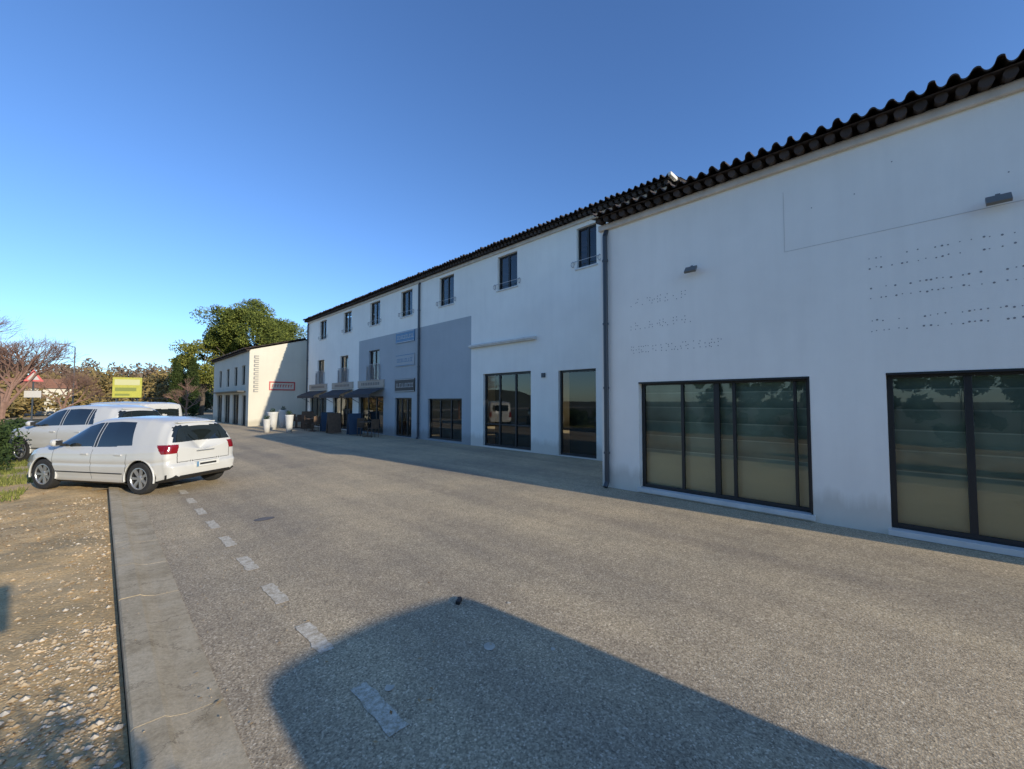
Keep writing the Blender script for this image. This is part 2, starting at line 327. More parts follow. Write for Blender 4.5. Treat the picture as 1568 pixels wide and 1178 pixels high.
B.add([(DR,4.7,-.05),(10.62,4.7,-.05),(10.62,4.7,h+.8),(DR,4.7,h)],[(0,1,2,3)]); 
B.add([(DR,-5,-.05),(19,-5,-.05),(19,-5,h),(13.2,-5,h+1.4),(DR,-5,h)],[(0,1,2,3,4)]); B.add([(19,-5,-.05),(19,4.7,-.05),(19,4.7,h),(19,-5,h)],[(0,1,2,3)])
B.obj('walls',[M['white']],R)
tile_roof(R,'roof',DR-.32,-5.1,4.75,5.70,6.1,math.radians(14))
B=MB(); B.box(DR-.07,DR,-5,4.72,5.44,5.568); B.obj('cornice',[M['soffit']],R,bevel=.02)
mesh('roof_back',[(13.28,-5.1,7.17),(13.28,4.75,7.17),(19.3,4.75,5.6),(19.3,-5.1,5.6)],[(0,1,2,3)],M['tile'],parent=R)
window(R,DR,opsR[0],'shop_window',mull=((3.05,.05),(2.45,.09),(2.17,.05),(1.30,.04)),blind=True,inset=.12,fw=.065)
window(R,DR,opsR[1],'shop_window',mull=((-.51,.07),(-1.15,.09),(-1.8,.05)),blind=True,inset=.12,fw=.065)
B=MB()
for o in opsR: B.box(DR-.05,DR+.115,o[0]-.03,o[1]+.03,o[2]-.075,o[2]+.003)
B.obj('window_sill',[M['sill']],R,bevel=.006)
B=MB()
for o in opsR:
    B.box(DR-.006,DR+.12,o[0]-.001,o[0]+.022,o[2]+.004,o[3]-.003); B.box(DR-.006,DR+.12,o[0]+.023,o[1]-.003,o[3]-.03,o[3]-.002)
B.obj('window_trim',[M['frame']],R)
for (y,z) in ((2.76,4.17),(-.80,4.19)):
    B=MB(); B.box(DR-.03,DR+.001,y-.03,y+.03,z-.01,z+.03); T=Matrix.Translation((DR-.12,y,z))@Matrix.Rotation(math.radians(-50),4,'Y')
    B.box(-.08,.05,-.10,.10,-.02,.02,0,T); B.box(-.07,.04,-.085,.085,-.026,-.0205,1,T); B.box(.04,.09,-.02,.02,-.012,.012,0,T)
    B.obj('floodlight',[simple('grey_lamp_body',(.16,.16,.15),.5),M['lamp']],R)
B=MB()
def dot(y,z,r=.011): 
    B.add([(DR-.003,y+r*math.cos(t),z+r*math.sin(t)) for t in np.linspace(0,2*math.pi,9)[:-1]],[tuple(range(8))])
for z0 in (3.77,3.30,2.82):
    y=4.0; end={3.77:2.9,3.30:2.75,2.82:2.3}[z0]
    while y>end:
        for d_ in (-.055,0,.055):
            if random.random()<.65: dot(y+random.uniform(-.01,.01),z0+d_+random.uniform(-.012,.012),.009)
        y-=random.choice([.045,.06,.1])
for z0 in (3.72,3.30,2.84):
    y=.36; end=-1.0
    while y>end:
        for d_ in (-.07,.07):
            if random.random()<.8: dot(y+random.uniform(-.008,.008),z0+d_+random.uniform(-.01,.01),random.choice([.007,.009,.012]))
        y-=random.choice([.05,.07,.1])
for y in (-.9,.5,1.0,-1.2,.1): dot(y,random.uniform(4.3,5.1),.008)
B.obj('fixing_holes',[simple('hole_plug',(.27,.26,.25),.8)],R)
B=MB(); B.box(DR-.004,DR+.01,-2.6,1.36,4.14,4.148); B.box(DR-.004,DR+.01,1.354,1.36,4.149,5.1); B.obj('wall_cable',[simple('pale_cable',(.62,.60,.55),.8)],R)
def downpipe(par,x,y,z0,z1,r=.05):
    B=MB(); B.cyl((x,y,z0+.12),(x,y,z1-.25),r,n=14); B.cyl((x,y,z1-.25),(x+.12,y,z1),r,n=14); B.cyl((x,y,z0+.12),(x-.07,y,z0+.02),r,n=14)
    z=z0+.7
    while z<z1-.3: B.cyl((x,y,z),(x,y,z+.04),r+.012,n=14); B.box(x,x+.12,y-.015,y+.015,z+.005,z+.035); z+=1.35
    B.obj('downpipe',[M['pipe']],par,smooth=False)
downpipe(R,DR-.07,4.55,0,5.55,.05)
DM=10.6
Q=empty('shop_row_building',(DM+5,18,0))
up=[(6.79,7.53),(10.18,11.23),(13.99,15.06),(17.32,18.40),(20.6,21.77),(24.2,25.35),(28.1,29.3)]
opsU=[(a,b,6.03,7.33) for a,b in up]
opsF=[(20.6,21.85,2.9,4.62),(24.6,25.8,2.9,4.62),(28.4,29.6,2.9,4.62)]
opsG=[(6.85,8.30,.03,2.80),(9.52,12.05,.05,2.86),(13.4,15.9,.08,1.90),(17.3,18.9,.02,1.95),(20.1,23.0,.04,2.05),(23.9,26.8,.04,2.05),(27.9,30.9,.04,2.05)]
ops=opsU+opsF+opsG
def mf(y,z): return 1 if (12.8<y<23.1 and z<5.3) else 0
B=MB(); wall_x(B,DM,4.45,31.6,-.05,7.62,ops,mf,extra_y=(12.8,23.1),extra_z=(5.3,),depth=.22)
B.add([(DM,4.45,5.),(21,4.45,5.),(21,4.45,7.6),(15.8,4.45,9.0),(DM,4.45,7.62)],[(0,1,2,3,4)])
B.add([(DM,31.6,-.05),(21,31.6,-.05),(21,31.6,7.6),(15.8,31.6,9.0),(DM,31.6,7.62)],[(0,4,3,2,1)])
B.add([(21,4.45,-.05),(21,31.6,-.05),(21,31.6,7.62),(21,4.45,7.62)],[(0,1,2,3)])
B.obj('walls',[M['white'],M['grey']],Q)
tile_roof(Q,'roof',DM-.33,4.38,31.75,7.72,5.5,math.radians(14))
mesh('roof_back',[(15.7,4.4,9.05),(15.7,31.7,9.05),(21.2,31.7,7.6),(21.2,4.4,7.6)],[(0,1,2,3)],M['tile'],parent=Q)
B=MB(); B.box(DM-.07,DM,4.5,31.6,7.46,7.588); B.obj('cornice',[M['soffit']],Q,bevel=.02)
B=MB(); B.box(DM-.36,DM+.05,4.28,4.375,7.68,7.78); B.obj('verge_end',[M['sill']],Q,bevel=.02)
for o in opsU: window(Q,DM,o,'upper_window',mull=(((o[0]+o[1])/2,.07),),fw=.06)
for o in opsF: window(Q,DM,o,'french_window',mull=(((o[0]+o[1])/2,.07),),fw=.06)
window(Q,DM,opsG[0],'glass_door',mull=(),trans=(),fw=.07)
window(Q,DM,opsG[1],'shop_window',mull=((10.35,.07),(11.2,.07)),trans=(.9,),fw=.08)
window(Q,DM,opsG[2],'shop_window',mull=((14.25,.06),(15.05,.06)),fw=.07)
for o in opsG[3:]: window(Q,DM,o,'shop_door',mull=(((o[0]*2+o[1])/3,.07),((o[0]+2*o[1])/3,.07)),fw=.07)
B=MB()
for o in opsU+opsF:
    B.box(DM-.04,DM+.1,o[0]-.05,o[1]+.05,o[2]-.05,o[2]+.003)
B.obj('window_sill',[M['sill']],Q,bevel=.006)
B=MB()
for o in opsF:
    z0=o[2]+.02; hh=.9
    for z in ((z0+.03,z0+hh)): B.box(DM-.10,DM-.075,o[0]-.1,o[1]+.1,z,z+.022)
    y=o[0]-.1
    while y<o[1]+.1: B.box(DM-.096,DM-.082,y-.006,y+.006,z0+.03,z0+hh); y+=.11
    for y in (o[0]-.10,o[1]+.08): B.box(DM-.10,DM+.0,y,y+.02,z0,z0+hh*.9)
for o in opsU:
    B.box(DM-.05,DM-.035,o[0]-.16,o[1]+.16,o[2]+.22,o[2]+.235)
    for y in (o[0]-.13,o[1]+.13):
        for k in range(8):
            t0=math.pi*2*k/8; t1=math.pi*2*(k+1)/8; B.cyl((DM-.04,y+.06*math.cos(t0),o[2]+.16+.09*math.sin(t0)),(DM-.04,y+.06*math.cos(t1),o[2]+.16+.09*math.sin(t1)),.011,n=5)
        B.box(DM-.05,DM+.0,y-.008,y+.008,o[2]+.06,o[2]+.08)
B.obj('window_railing',[simple('pale_rail',(.42,.41,.40),.5)],Q)
B=MB(); B.box(DM-.14,DM,9.25,12.8,3.94,4.06); B.box(DM-.17,DM-.141,9.25,12.8,3.98,4.04); B.obj('awning_cassette',[M['sill']],Q,bevel=.01)
B=MB(); B.box(DM-.05,DM+.001,8.85,9.0,2.6,2.75); B.obj('wall_lamp',[M['pipe']],Q)
downpipe(Q,DM-.07,16.62,0,7.6); downpipe(Q,DM-.07,31.45,0,7.6)
B=MB()
def sign(y0,y1,z0,z1,mi,mi2):
    B.box(DM-.04,DM-.001,y0,y1,z0,z1,mi)
    y=y1-.15
    while y>y0+.15:
        w=random.uniform(.06,.12); hgt=(z1-z0)*.32; zc=(z0+z1)/2
        B.box(DM-.046,DM-.0405,y-w,y,zc-hgt/2,zc-hgt/2+.03,mi2); B.box(DM-.046,DM-.0405,y-.025,y,zc-hgt/2+.031,zc+hgt/2,mi2)
        if random.random()<.6: B.box(DM-.046,DM-.0405,y-w,y-.026,zc+hgt/2-.03,zc+hgt/2,mi2)
        y-=w+.05
    for z in (z0+.02,z1-.05): B.box(DM-.046,DM-.0405,y0+.03,y1-.03,z,z+.03,mi2)
sign(17.05,18.8,4.72,5.28,0,1); sign(17.05,18.8,3.54,4.12,2,0); sign(17.0,18.85,2.25,2.9,3,1)
B.obj('wall_sign',[M['blue'],M['signwhite'],M['grey'],M['black']],Q)
for (a,b) in ((20.0,23.1),(23.8,26.9),(27.8,31.0)):
    B=MB(); B.add([(DM-.02,a,2.5),(DM-.02,b,2.5),(DM-.85,b,2.15),(DM-.85,a,2.15),(DM-.85,b,1.98),(DM-.85,a,1.98)],[(0,1,2,3),(3,2,4,5)]); 
    B.box(DM-.84,DM-.80,a,b,2.10,2.14,1); B.box(DM-.06,DM-.002,a,b,2.55,2.95,2)
    for y in (a+.1,b-.1): B.cyl((DM-.8,y,2.12),(DM-.03,y,1.7),.015,n=6,mi=1)
    y=b-.5
    while y>a+.5: B.box(DM-.066,DM-.0605,y-.12,y,2.67,2.83,1); y-=.2
    B.obj('shop_awning',[M['canvas'],M['pipe'],simple('fascia_board',(.42,.36,.29),.7)],Q)
# --- far building
x0,x1,y0,y1,h=7.3,14.6,33.3,46.0,5.42; xr=(x0+x1)/2; hr=h+1.06
F=empty('rendered_house',(11,39,0)); B=MB()
fo=[(34.0,35.2,.0,2.2),(36.2,38.2,.0,2.3),(39.2,41.2,.0,2.3),(42.2,44.2,.0,2.3)]+[(a,a+1.0,2.95,4.4) for a in (34.4,36.8,39.6,42.6)]
wall_x(B,x0,y0,y1,-.05,h,fo,lambda y,z:0)
B.add([(x0,y0,-.05),(x1,y0,-.05),(x1,y0,h),(xr,y0,hr),(x0,y0,h)],[(0,1,2,3,4)]); B.add([(x0,y1,-.05),(x1,y1,-.05),(x1,y1,h),(xr,y1,hr),(x0,y1,h)],[(4,3,2,1,0)]); B.add([(x1,y0,-.05),(x1,y1,-.05),(x1,y1,h),(x1,y0,h)],[(0,1,2,3)])
B.obj('walls',[M['cream']],F)
tile_roof(F,'roof',x0-.3,y0-.1,y1+.1,h+.06,4.0,math.radians(16))
mesh('roof_back',[(xr,y0-.1,hr+.12),(xr,y1+.1,hr+.12),(x1+.3,y1+.1,h),(x1+.3,y0-.1,h)],[(0,1,2,3)],M['tile'],parent=F)
for i,o in enumerate(fo): window(F,x0,o,'window',mull=(((o[0]+o[1])/2,.07),),fw=.07)
B=MB(); B.box(x0-.5,x0,34.2,45,2.45,2.53); B.obj('canopy',[M['frame']],F)
B=MB()
Y=y0-.03
for (a,b,c,d) in ((8.57,10.3,2.58,2.66),(8.57,10.3,3.14,3.22),(8.57,8.64,2.661,3.139),(10.23,10.3,2.661,3.139)): B.box(a,b,Y-.02,Y+.029,c,d,0)
x=8.75
while x<10.1: B.box(x,x+.04,Y-.01,Y+.029,2.80,3.0,0); B.box(x+.041,x+.11,Y-.01,Y+.029,2.96,3.0,0); x+=.18
for k in range(9):
    z=5.05-k*.3
    for (a,b,c,d) in ((7.58,7.65,0,.21),(7.651,7.88,0,.05),(7.651,7.88,.16,.21)): 
        if random.random()<.9: B.box(a,b,Y-.01,Y+.029,z-.22+c,z-.22+d,1)
B.obj('gable_sign',[M['signred'],simple('grey_letters',(.26,.25,.24),.7)],F)
# ------------------------------------------------------------------ vehicles
def vehicle(name,loc,deg,sc,T,wb=(1.27,-1.32),wheel_r=.305,kind='hatch',hi=False,rack=False):
    E=empty(name,(loc[0],loc[1],0),math.radians(deg)); E.scale=(sc,sc,sc)
    NS=420 if hi else 180; nl=30 if hi else 12; ng=40 if hi else 12; nc=110 if hi else 40
    T=np.array(T); xs=np.linspace(T[0,0],T[-1,0],NS); cols=[]
    for c in range(1,6):
        fine=np.linspace(T[0,0]-.3,T[-1,0]+.3,900); y=np.interp(fine,T[:,0],T[:,c]); k=np.exp(-np.linspace(-2,2,41)**2); k/=k.sum()
        yy=np.convolve(np.pad(y,20,'edge'),k,'valid'); cols.append([float(q) for q in np.interp(xs,fine,yy)])
    def section(i):
        w,zb,bl,zr,wr=[c[i] for c in cols]; P=[(0,zb),(w*.5,zb),(w*.86,zb),(w*.955,zb+.05)]
        for q in range(nl):
            t=q/(nl-1)
            z=zb+.13+(bl-zb-.16)*t; bulge=1-.05*(2*t-1)**2 - .018*math.exp(-((t-.49)/.05)**2)+.006*math.exp(-((t-.86)/.05)**2); P.append((w*bulge,z))
        P.append((w*.935,bl))
        for q in range(1,ng+1):
            t=q/ng
            ww=w*.925+(wr-w*.925)*t+.025*math.sin(math.pi*t); P.append((ww,bl+.01+(zr-.05-bl-.01)*t))
        P+= [(wr-.05,zr-.012),(wr*.75,zr+.008),(wr*.5,zr+.02),(wr*.25,zr+.027),(0,zr+.03)]
        return P
    g0=4+nl+1; g1=g0+ng-1
    T_sh=.34 if kind!='van' else .08
    def full(i,x,s=1,dx=0,zc=.85):
        P=section(i); out=[]
        for (y,z) in P+[(-a,b) for a,b in P[-2:0:-1]]:
            k=max(0,min(1,(-1.2-x)/.6)); X=x+ (T_sh*k*max(0,z-cols[2][i]))
            if s<1:
                y*=s; z=zc+(z-zc)*s
            X+=dx
            if x<0 and i==0: X-=.07*max(0,min(1,(.62-z)/.06))*min(1,(1-s)*12)
            if x>0 and i==NS-1: X+=.05*max(0,min(1,(.50-z)/.1))*min(1,(1-s)*12)
            out.append((X,y,z))
        return out
    rings=[]
    caps=[(s,.11*math.sqrt(max(0,1-s**5))) for s in (.985,.96,.92,.88)]+[(float(s),.11*math.sqrt(1-s**5)) for s in np.linspace(.865,.01,nc)]
    zc_r=.85; zc_f=.5
    for s,d in reversed(caps): rings.append(full(0,float(xs[0]),s,-d,zc_r))
    for i in range(NS): rings.append(full(i,float(xs[i])))
    for s,d in caps: rings.append(full(NS-1,float(xs[-1]),s,d,zc_f))
    n=len(rings[0]); V=[v for r in rings for v in r]; Fc=[];MI=[]; nr=len(caps)
    for r in range(len(rings)-1):
        for j in range(n):
            a=r*n+j; b=r*n+(j+1)%n; f=(a,b,b+n,a+n)
            x=(V[a][0]+V[b+n][0])/2; y=(V[a][1]+V[b+n][1])/2; z=(V[a][2]+V[b+n][2])/2
            ay=abs(y); jj=j if j<n//2 else n-1-j
            if ay>.5 and any((x-wx)**2+(z-wheel_r)**2<(wheel_r+.05)**2 for wx in wb): continue
            mi=0; isrear=r<nr; isfront=r>=len(rings)-nr-1
            i=min(max(r-nr,0),NS-1); bl=cols[2][i]; zr=cols[3][i]
            if z<cols[1][i]+.06: mi=1
            if isrear:
                if kind=='hatch':
                    if 1.04+DZ<z<1.37+DZ and ay<.68-(z-1-DZ)*.4: mi=2
                    if .82+DZ<z<1.0+DZ and ay>.60-(z-.8-DZ)*.25: mi=3
                    if hi and mi==0 and ((.63<z<.642 and ay<.6) or (abs(ay-.592)<.006 and .63<z<.82)): mi=1
                    if z<.37: mi=1
                else:
                    if 1.15<z<1.6 and .05<ay<.6: mi=2
                    if .7<z<1.1 and ay>.66: mi=3
            elif isfront:
                if .52<z<.68 and ay<.45: mi=1
                if .24<z<.36 and ay<.5: mi=1
                if .54<z<.72 and ay>.45: mi=4
            else:
                if kind=='hatch' and .82+DZ<z<1.0+DZ and ay>.5 and x< -1.80+(z-.82-DZ)*.8: mi=3
                if x>T[-1,0]-.28 and .56<z<.74 and ay>.5 and jj<=g1: mi=4
                if g0<=jj<=g1 and zr-bl>.2:
                    fl=WS[0]-(z-WS[1])*WS[2]-.13
                    ins=z>bl+.03 and z<zr-.08 and SG[0]<x<fl and x> SG[0]+(z-bl)*.35
                    if ins:
                        mi=2
                        for bp in SG[1]:
                            if abs(x-bp)<.05: mi=1 if abs(x-bp)<.03 else 0
                if jj>g1 and WS[3]<x<WS[0]-.03: mi=2
            Fc.append(f);MI.append(mi)
    Fc.append(tuple(range(n))); MI.append(0); Fc.append(tuple(range((len(rings)-1)*n,len(rings)*n))); MI.append(1)
    o=mesh('body',V,Fc,[M['carwhite'],M['black'],M['carglass'],M['red'],M['lamp']],MI,E,True,local=True)
    bm=bmesh.new(); bm.from_mesh(o.data); bmesh.ops.recalc_face_normals(bm,faces=bm.faces); bm.to_mesh(o.data); bm.free()
    W=float(max(cols[0]))
    A=MB()
    for wx in wb:
        for sg in (1,-1):
            R0=wheel_r+.045; pts=[]
            for t in np.linspace(-.2,math.pi+.2,30):
                for (dr,dy) in ((0,.004),(.018,.003),(.026,-.02),(-.004,-.03)):
                    pts.append((wx+(R0+dr)*math.cos(t),sg*(W*.975+dy),wheel_r+(R0+dr)*math.sin(t)))
            A.add(pts,[(k*4+q,k*4+(q+1)%4,(k+1)*4+(q+1)%4,(k+1)*4+q) for k in range(29) for q in range(4)],0)
            ts=np.linspace(0,math.pi,15); pts=[(wx+(R0+.01)*math.cos(t),sg*yy,wheel_r+(R0+.01)*math.sin(t)) for yy in (.52,W*.96) for t in ts]
            A.add(pts,[(k,k+1,15+k+1,15+k) for k in range(14)]+[tuple(range(15))],1)
    A.obj('wheel_arches',[M['carwhite'],M['black']],E,local=True,smooth=True)
    for wi,wx in enumerate(wb):
        for sg in (1,-1):
            Wm=MB(); c=(wx,sg*(W-.115),wheel_r); r=wheel_r
            Wm.lathe([(-.09,.001),(-.09,r*.62),(-.095,r*.9),(-.07,r*.985),(0,r),(.065,r*.985),(.09,r*.9),(.092,r*.72),(.082,r*.66)],c,(0,sg,0),36,0)
            Wm.lathe([(.086,r*.67),(.078,r*.63),(.04,r*.6),(.035,.001)],c,(0,sg,0),36,2)
            Wm.lathe([(.088,r*.68),(.09,r*.63),(.075,r*.6)],c,(0,sg,0),36,1)
            Wm.lathe([(.082,.001),(.082,.05),(.065,.07),(.045,.075)],c,(0,sg,0),20,1)
            for q in range(7):
                t=2*math.pi*q/7; d=Vector((math.cos(t),0,math.sin(t))); s2=Vector((-math.sin(t),0,math.cos(t))); C=Vector(c)+Vector((0,sg*.074,0)); dy=Vector((0,sg*.008,0))
                p=[C+d*.05-s2*.02,C+d*.05+s2*.02,C+d*r*.62+s2*.028+dy,C+d*r*.62-s2*.028+dy]; q2=[v-Vector((0,sg*.03,0)) for v in p]
                Wm.add(p+q2,[(0,1,2,3),(0,4,5,1),(1,5,6,2),(2,6,7,3),(3,7,4,0)],1)
            Wm.obj('wheel_%d'%(wi*2+(sg<0)+1),[M['rubber'],M['silver'],M['black']],E,local=True,smooth=False)
    D=MB()
    belt=float(np.interp(0,T[:,0],T[:,3]))
    for sg in (1,-1):
        for x in DL:
            zt=belt-.02
            zz=np.linspace(.28,zt,24)
            for a,b in zip(zz,zz[1:]):
                ya=[]
                for z in (a,b):
                    t=(z-.31)/(belt-.34); t=max(0,min(1,t)); ya.append(sg*(W*(1-.05*(2*t-1)**2-.018*math.exp(-((t-.49)/.05)**2)+.006*math.exp(-((t-.86)/.05)**2))+.0025))
                D.add([(x-.004,ya[0],a),(x+.004,ya[0],a),(x+.004,ya[1],b),(x-.004,ya[1],b)],[(0,1,2,3)],1)
        for x in (DL[1]+.10,DL[2]+.12):
            D.box(x-.0,x+.17,sg*(W*.97)-.02,sg*(W*.97)+.03,belt-.13,belt-.105,0)
        prof=[(.0,.03),(.02,.06),(.08,.078),(.14,.07),(.17,.04),(.175,.001)]
        D.lathe(prof,(MR+.02,sg*(W-.01),belt+.11),(0,sg,0),16,0)
        D.box(MR-.06,MR-.052,sg*(W+.07)-.055,sg*(W+.07)+.055,belt+.06,belt+.16,1)
        if kind=='hatch': D.box(-.90,.90,sg*(W*.982)-.012,sg*(W*.982)+.004,.40,.42,1)
        D.box(MR+.0,MR+.05,sg*(W-.08),sg*(W),belt+.03,belt+.08,1)
        if rack:
            D.box(-1.7,.3,sg*.62-.015,sg*.62+.015,2.04,2.07,1)
            for x in (-1.6,-.7,.2): D.box(x-.02,x+.02,sg*.62-.014,sg*.62+.014,1.94,2.04,1)
    if rack:
        for x in (-1.6,-1.15,-.7,-.25,.2): D.box(x-.02,x+.02,-.605,.605,2.045,2.065,1)
    xe=T[0,0]-.12
    if kind=='hatch':
        D.box(xe-.085,xe-.0,-.26,.26,.50,.61,2); D.box(xe-.087,xe-.0855,.215,.258,.502,.608,3); D.box(xe-.087,xe-.0855,-.19,.19,.535,.575,1)
        D.box(xe-.015,xe-.0,-.20,.20,.82+DZ,.84+DZ,5)
        D.box(xe+.24,xe+.42,-.42,.42,zsp-.012,zsp+.012,0)
        D.box(.1,.112,-.005,.005,1.53,1.66,1)
    D.obj('trim',[M['carwhite'],M['black'],M['plate'],M['blue'],M['red'],M['silver']],E,local=True,bevel=.008)
    return E
#      x     w    zb   belt   zr    wr
hatch=[(-1.86,.79,.27,.98,1.40,.53),(-1.68,.835,.22,.975,1.465,.56),(-1.2,.862,.18,.95,1.515,.575),(-.5,.866,.18,.92,1.53,.58),(.05,.866,.18,.905,1.50,.58),(.34,.866,.18,.90,1.42,.59),
       (1.10,.862,.18,.89,.985,.68),(1.5,.85,.20,.86,.93,.68),(1.73,.81,.22,.79,.85,.64),(1.86,.75,.25,.70,.76,.58)]
DZ=0; zsp=1.44
WS=(1.10,.97,1.6,.34); SG=(-1.08,(-.10,)); DL=(.98,-.08,-1.0); MR=.72
vehicle('parked_car',(.53,12.05),123,.95,hatch,wheel_r=.325,hi=True)
suv=[(a,b,c+.05,d+.10,e+.10,f) for a,b,c,d,e,f in hatch]; DZ=.1; zsp=1.54
WS=(1.10,1.07,1.5,.34); SG=(-1.25,(-.10,-1.0)); MR=.72
vehicle('parked_suv',(-.2,18.2),125,1.02,suv,wheel_r=.34)
vehicle('parked_suv.001',(.2,25.5),128,1.0,suv,wheel_r=.34)
van=[(-2.2,.86,.28,1.05,1.80,.74),(-2.0,.88,.22,1.06,1.85,.76),(-.5,.89,.2,1.05,1.88,.77),(.5,.89,.2,1.03,1.85,.76),(.8,.89,.2,1.02,1.74,.74),(1.45,.88,.2,1.0,1.12,.72),(1.9,.86,.22,.9,.98,.7),(2.1,.8,.26,.78,.84,.62)]
WS=(1.45,1.1,1.0,.78); SG=(.15,()); DL=(1.2,.05,-1.1); MR=1.0
vehicle('parked_van',(.55,22.3),125,.93,van,wb=(1.35,-1.45),wheel_r=.32,kind='van',rack=True)
vehicle('parked_van',(2.17,-5.95),-90,1.10,van,wb=(1.35,-1.45),wheel_r=.32,kind='van')
# ------------------------------------------------------------------ vegetation
def leafcloud(B,centers,per,rad,size,mi=0,flat=1.0):
    for (c,r) in centers:
        for k in range(per):
            d=Vector(rng.normal(size=3)); d.normalize(); d*=r*(random.random()**.45); d.z*=flat
            p=Vector(c)+d; u=Vector(rng.normal(size=3)).normalized(); w=u.orthogonal().normalized(); s=size*random.uniform(.6,1.3)
            B.add([p-u*s,p+w*s*.5,p+u*s,p-w*s*.5],[(0,1,2,3)],mi)
def crown(cx,cy,cz,rx,ry,rz,n,r0,up=-.3):
    out=[]
    while len(out)<n:
        d=Vector(rng.normal(size=3)).normalized()
        if d.z<up: continue
        q=random.uniform(.55,1.0)*(1+.18*noise.noise(d*2+Vector((cx,cy,0))))
        out.append(((cx+d.x*rx*q,cy+d.y*ry*q,cz+d.z*rz*q),r0*random.uniform(.6,1.3)))
    return out
def trunk_tree(name,x,y,h,r,crowns,per,size,mat,flat=.8,limbs=7):
    E=empty(name,(x,y,0)); B=MB(); top=Vector((x,y,h*.62))
    B.cyl((x,y,-.1),(x+.2,y,h*.35),r,r*.75,n=10); B.cyl((x+.2,y,h*.35),top,r*.75,r*.5,n=10)
    for c,_ in random.sample(crowns,min(limbs*3,len(crowns))):
        s=Vector((x+.1,y,h*random.uniform(.3,.6))); m=(s+Vector(c))/2+Vector((0,0,-.3)); B.cyl(s,m,r*.35,r*.22,n=6); B.cyl(m,c,r*.22,r*.05,n=6)
    B.obj('trunk',[M['bark']],E,smooth=True)
    L_=MB(); leafcloud(L_,crowns,per,1,size,0,flat); L_.obj('foliage',[mat],E)
    return E
pine_m=leaf_mat('pine_needles',(.035,.055,.012),(.27,.30,.065)); dark_m=leaf_mat('evergreen_leaves',(.02,.035,.01),(.09,.12,.035)); olive_m=leaf_mat('autumn_leaves',(.13,.10,.035),(.32,.23,.09),trans=False); hedge_m=leaf_mat('hedge_leaves',(.025,.045,.014),(.08,.12,.035))
lime_m=leaf_mat('yellowing_leaves',(.09,.11,.02),(.36,.34,.08))
cr=crown(14.4,62,9.8,5.5,5.5,5.3,140,1.25,-.45)+crown(17.0,61,9.0,3.2,3,2.8,26,1.1)
trunk_tree('pine_tree',14.4,62,12,.42,cr,350,.15,pine_m,.8)
trunk_tree('oak_tree',8.9,64,6.5,.3,crown(8.9,64,6.4,2.6,2.6,3.6,44,1.0,-.8),230,.15,lime_m)
for (x,y,h,w) in ((6.2,62,6.6,.9),(7.6,60,6.6,.8),(6.9,66,7.4,.9)):
    E=empty('cypress_tree',(x,y,0)); B=MB(); B.cyl((x,y,-.1),(x,y,h*.7),.14,.05,n=8); B.obj('trunk',[M['bark']],E)
    L_=MB(); cs=[((x+random.gauss(0,.12),y+random.gauss(0,.12),z),w*(.35+.65*math.sin(math.pi*min(1,(.25+z/h*.72))))*.8) for z in np.linspace(.5,h,26)]
    leafcloud(L_,cs,170,1,.13,0,1.2); L_.obj('foliage',[dark_m],E)
B=MB(); random.seed(11)
def woodland(B,x0,x1,y,hmin,hmax,n,mi,per=110,size=.26):
    for k in range(n):
        x=random.uniform(x0,x1); yy=y+random.uniform(-5,5); hh=hmin+(hmax-hmin)*(.5+.5*noise.noise(Vector((x*.13,y*.1,0))))*random.uniform(.75,1.1)
        leafcloud(B,crown(x,yy,hh*.45,2.1,2.1,hh*.5,7,1.25,-.9),per,1,size,mi,1)
woodland(B,-18,3,86,5,8.5,26,0); woodland(B,-5,16,95,7,10,22,2); woodland(B,-5,16,93,5,9,8,1); woodland(B,-40,10,120,9,12,30,2,80,.35); woodland(B,2,9,75,4,6.5,8,0); woodland(B,-14,-2,70,2.5,4,9,0)
B.obj('distant_woodland',[olive_m,leaf_mat('far_evergreen',(.03,.045,.015),(.10,.12,.04),trans=False),leaf_mat('winter_woodland',(.11,.08,.055),(.27,.20,.13),trans=False)])
B=MB(); n=60
vs=[];
for i in range(n+1):
    x=-260+i*9; vs+=[(x,230,-1),(x,260,9+7*noise.noise(Vector((i*.13,0,3)))+2*noise.noise(Vector((i*.6,0,3))))]
B.add(vs,[(2*i,2*i+2,2*i+3,2*i+1) for i in range(n)]); B.obj('distant_hills',[simple('hill_scrub',(.07,.075,.05),.95,var=.3,scale=.05)])
def hedge(name,x0,x1,y0,y1,h,n,mat,size=.07,per=130):
    E=empty(name,((x0+x1)/2,(y0+y1)/2,0)); L_=MB(); cs=[((random.uniform(x0,x1),random.uniform(y0,y1),random.uniform(.1,h)),random.uniform(.25,.45)) for k in range(n)]
    leafcloud(L_,cs,per,1,size); L_.obj('foliage',[mat],E); B=MB()
    for k in range(12):
        x=random.uniform(x0,x1);y=random.uniform(y0,y1); B.cyl((x,y,-.05),(x+random.gauss(0,.1),y+random.gauss(0,.1),h*.8),.02,.008,n=5)
    B.obj('stems',[M['bark']],E)
hedge('hedge',-4.0,-1.75,16.2,21.5,1.0,95,hedge_m,.05,200)
hedge('hedge',-9.5,-7.5,-14,9,3.4,200,hedge_m,.14,90)
hedge('shadow_shrub',-.5,.5,-2.7,-2.2,1.55,75,hedge_m,.05,130)  # last hedge: unseen, added behind the camera to shade the near-left ground
trunk_tree('oak_tree',-12,4,8,.3,crown(-12,4,5.5,3.5,6,3,46,1.3,-.8),120,.2,dark_m); trunk_tree('oak_tree',-12,-6,8,.3,crown(-12,-6,5.5,3.5,6,3,46,1.3,-.8),120,.2,olive_m)
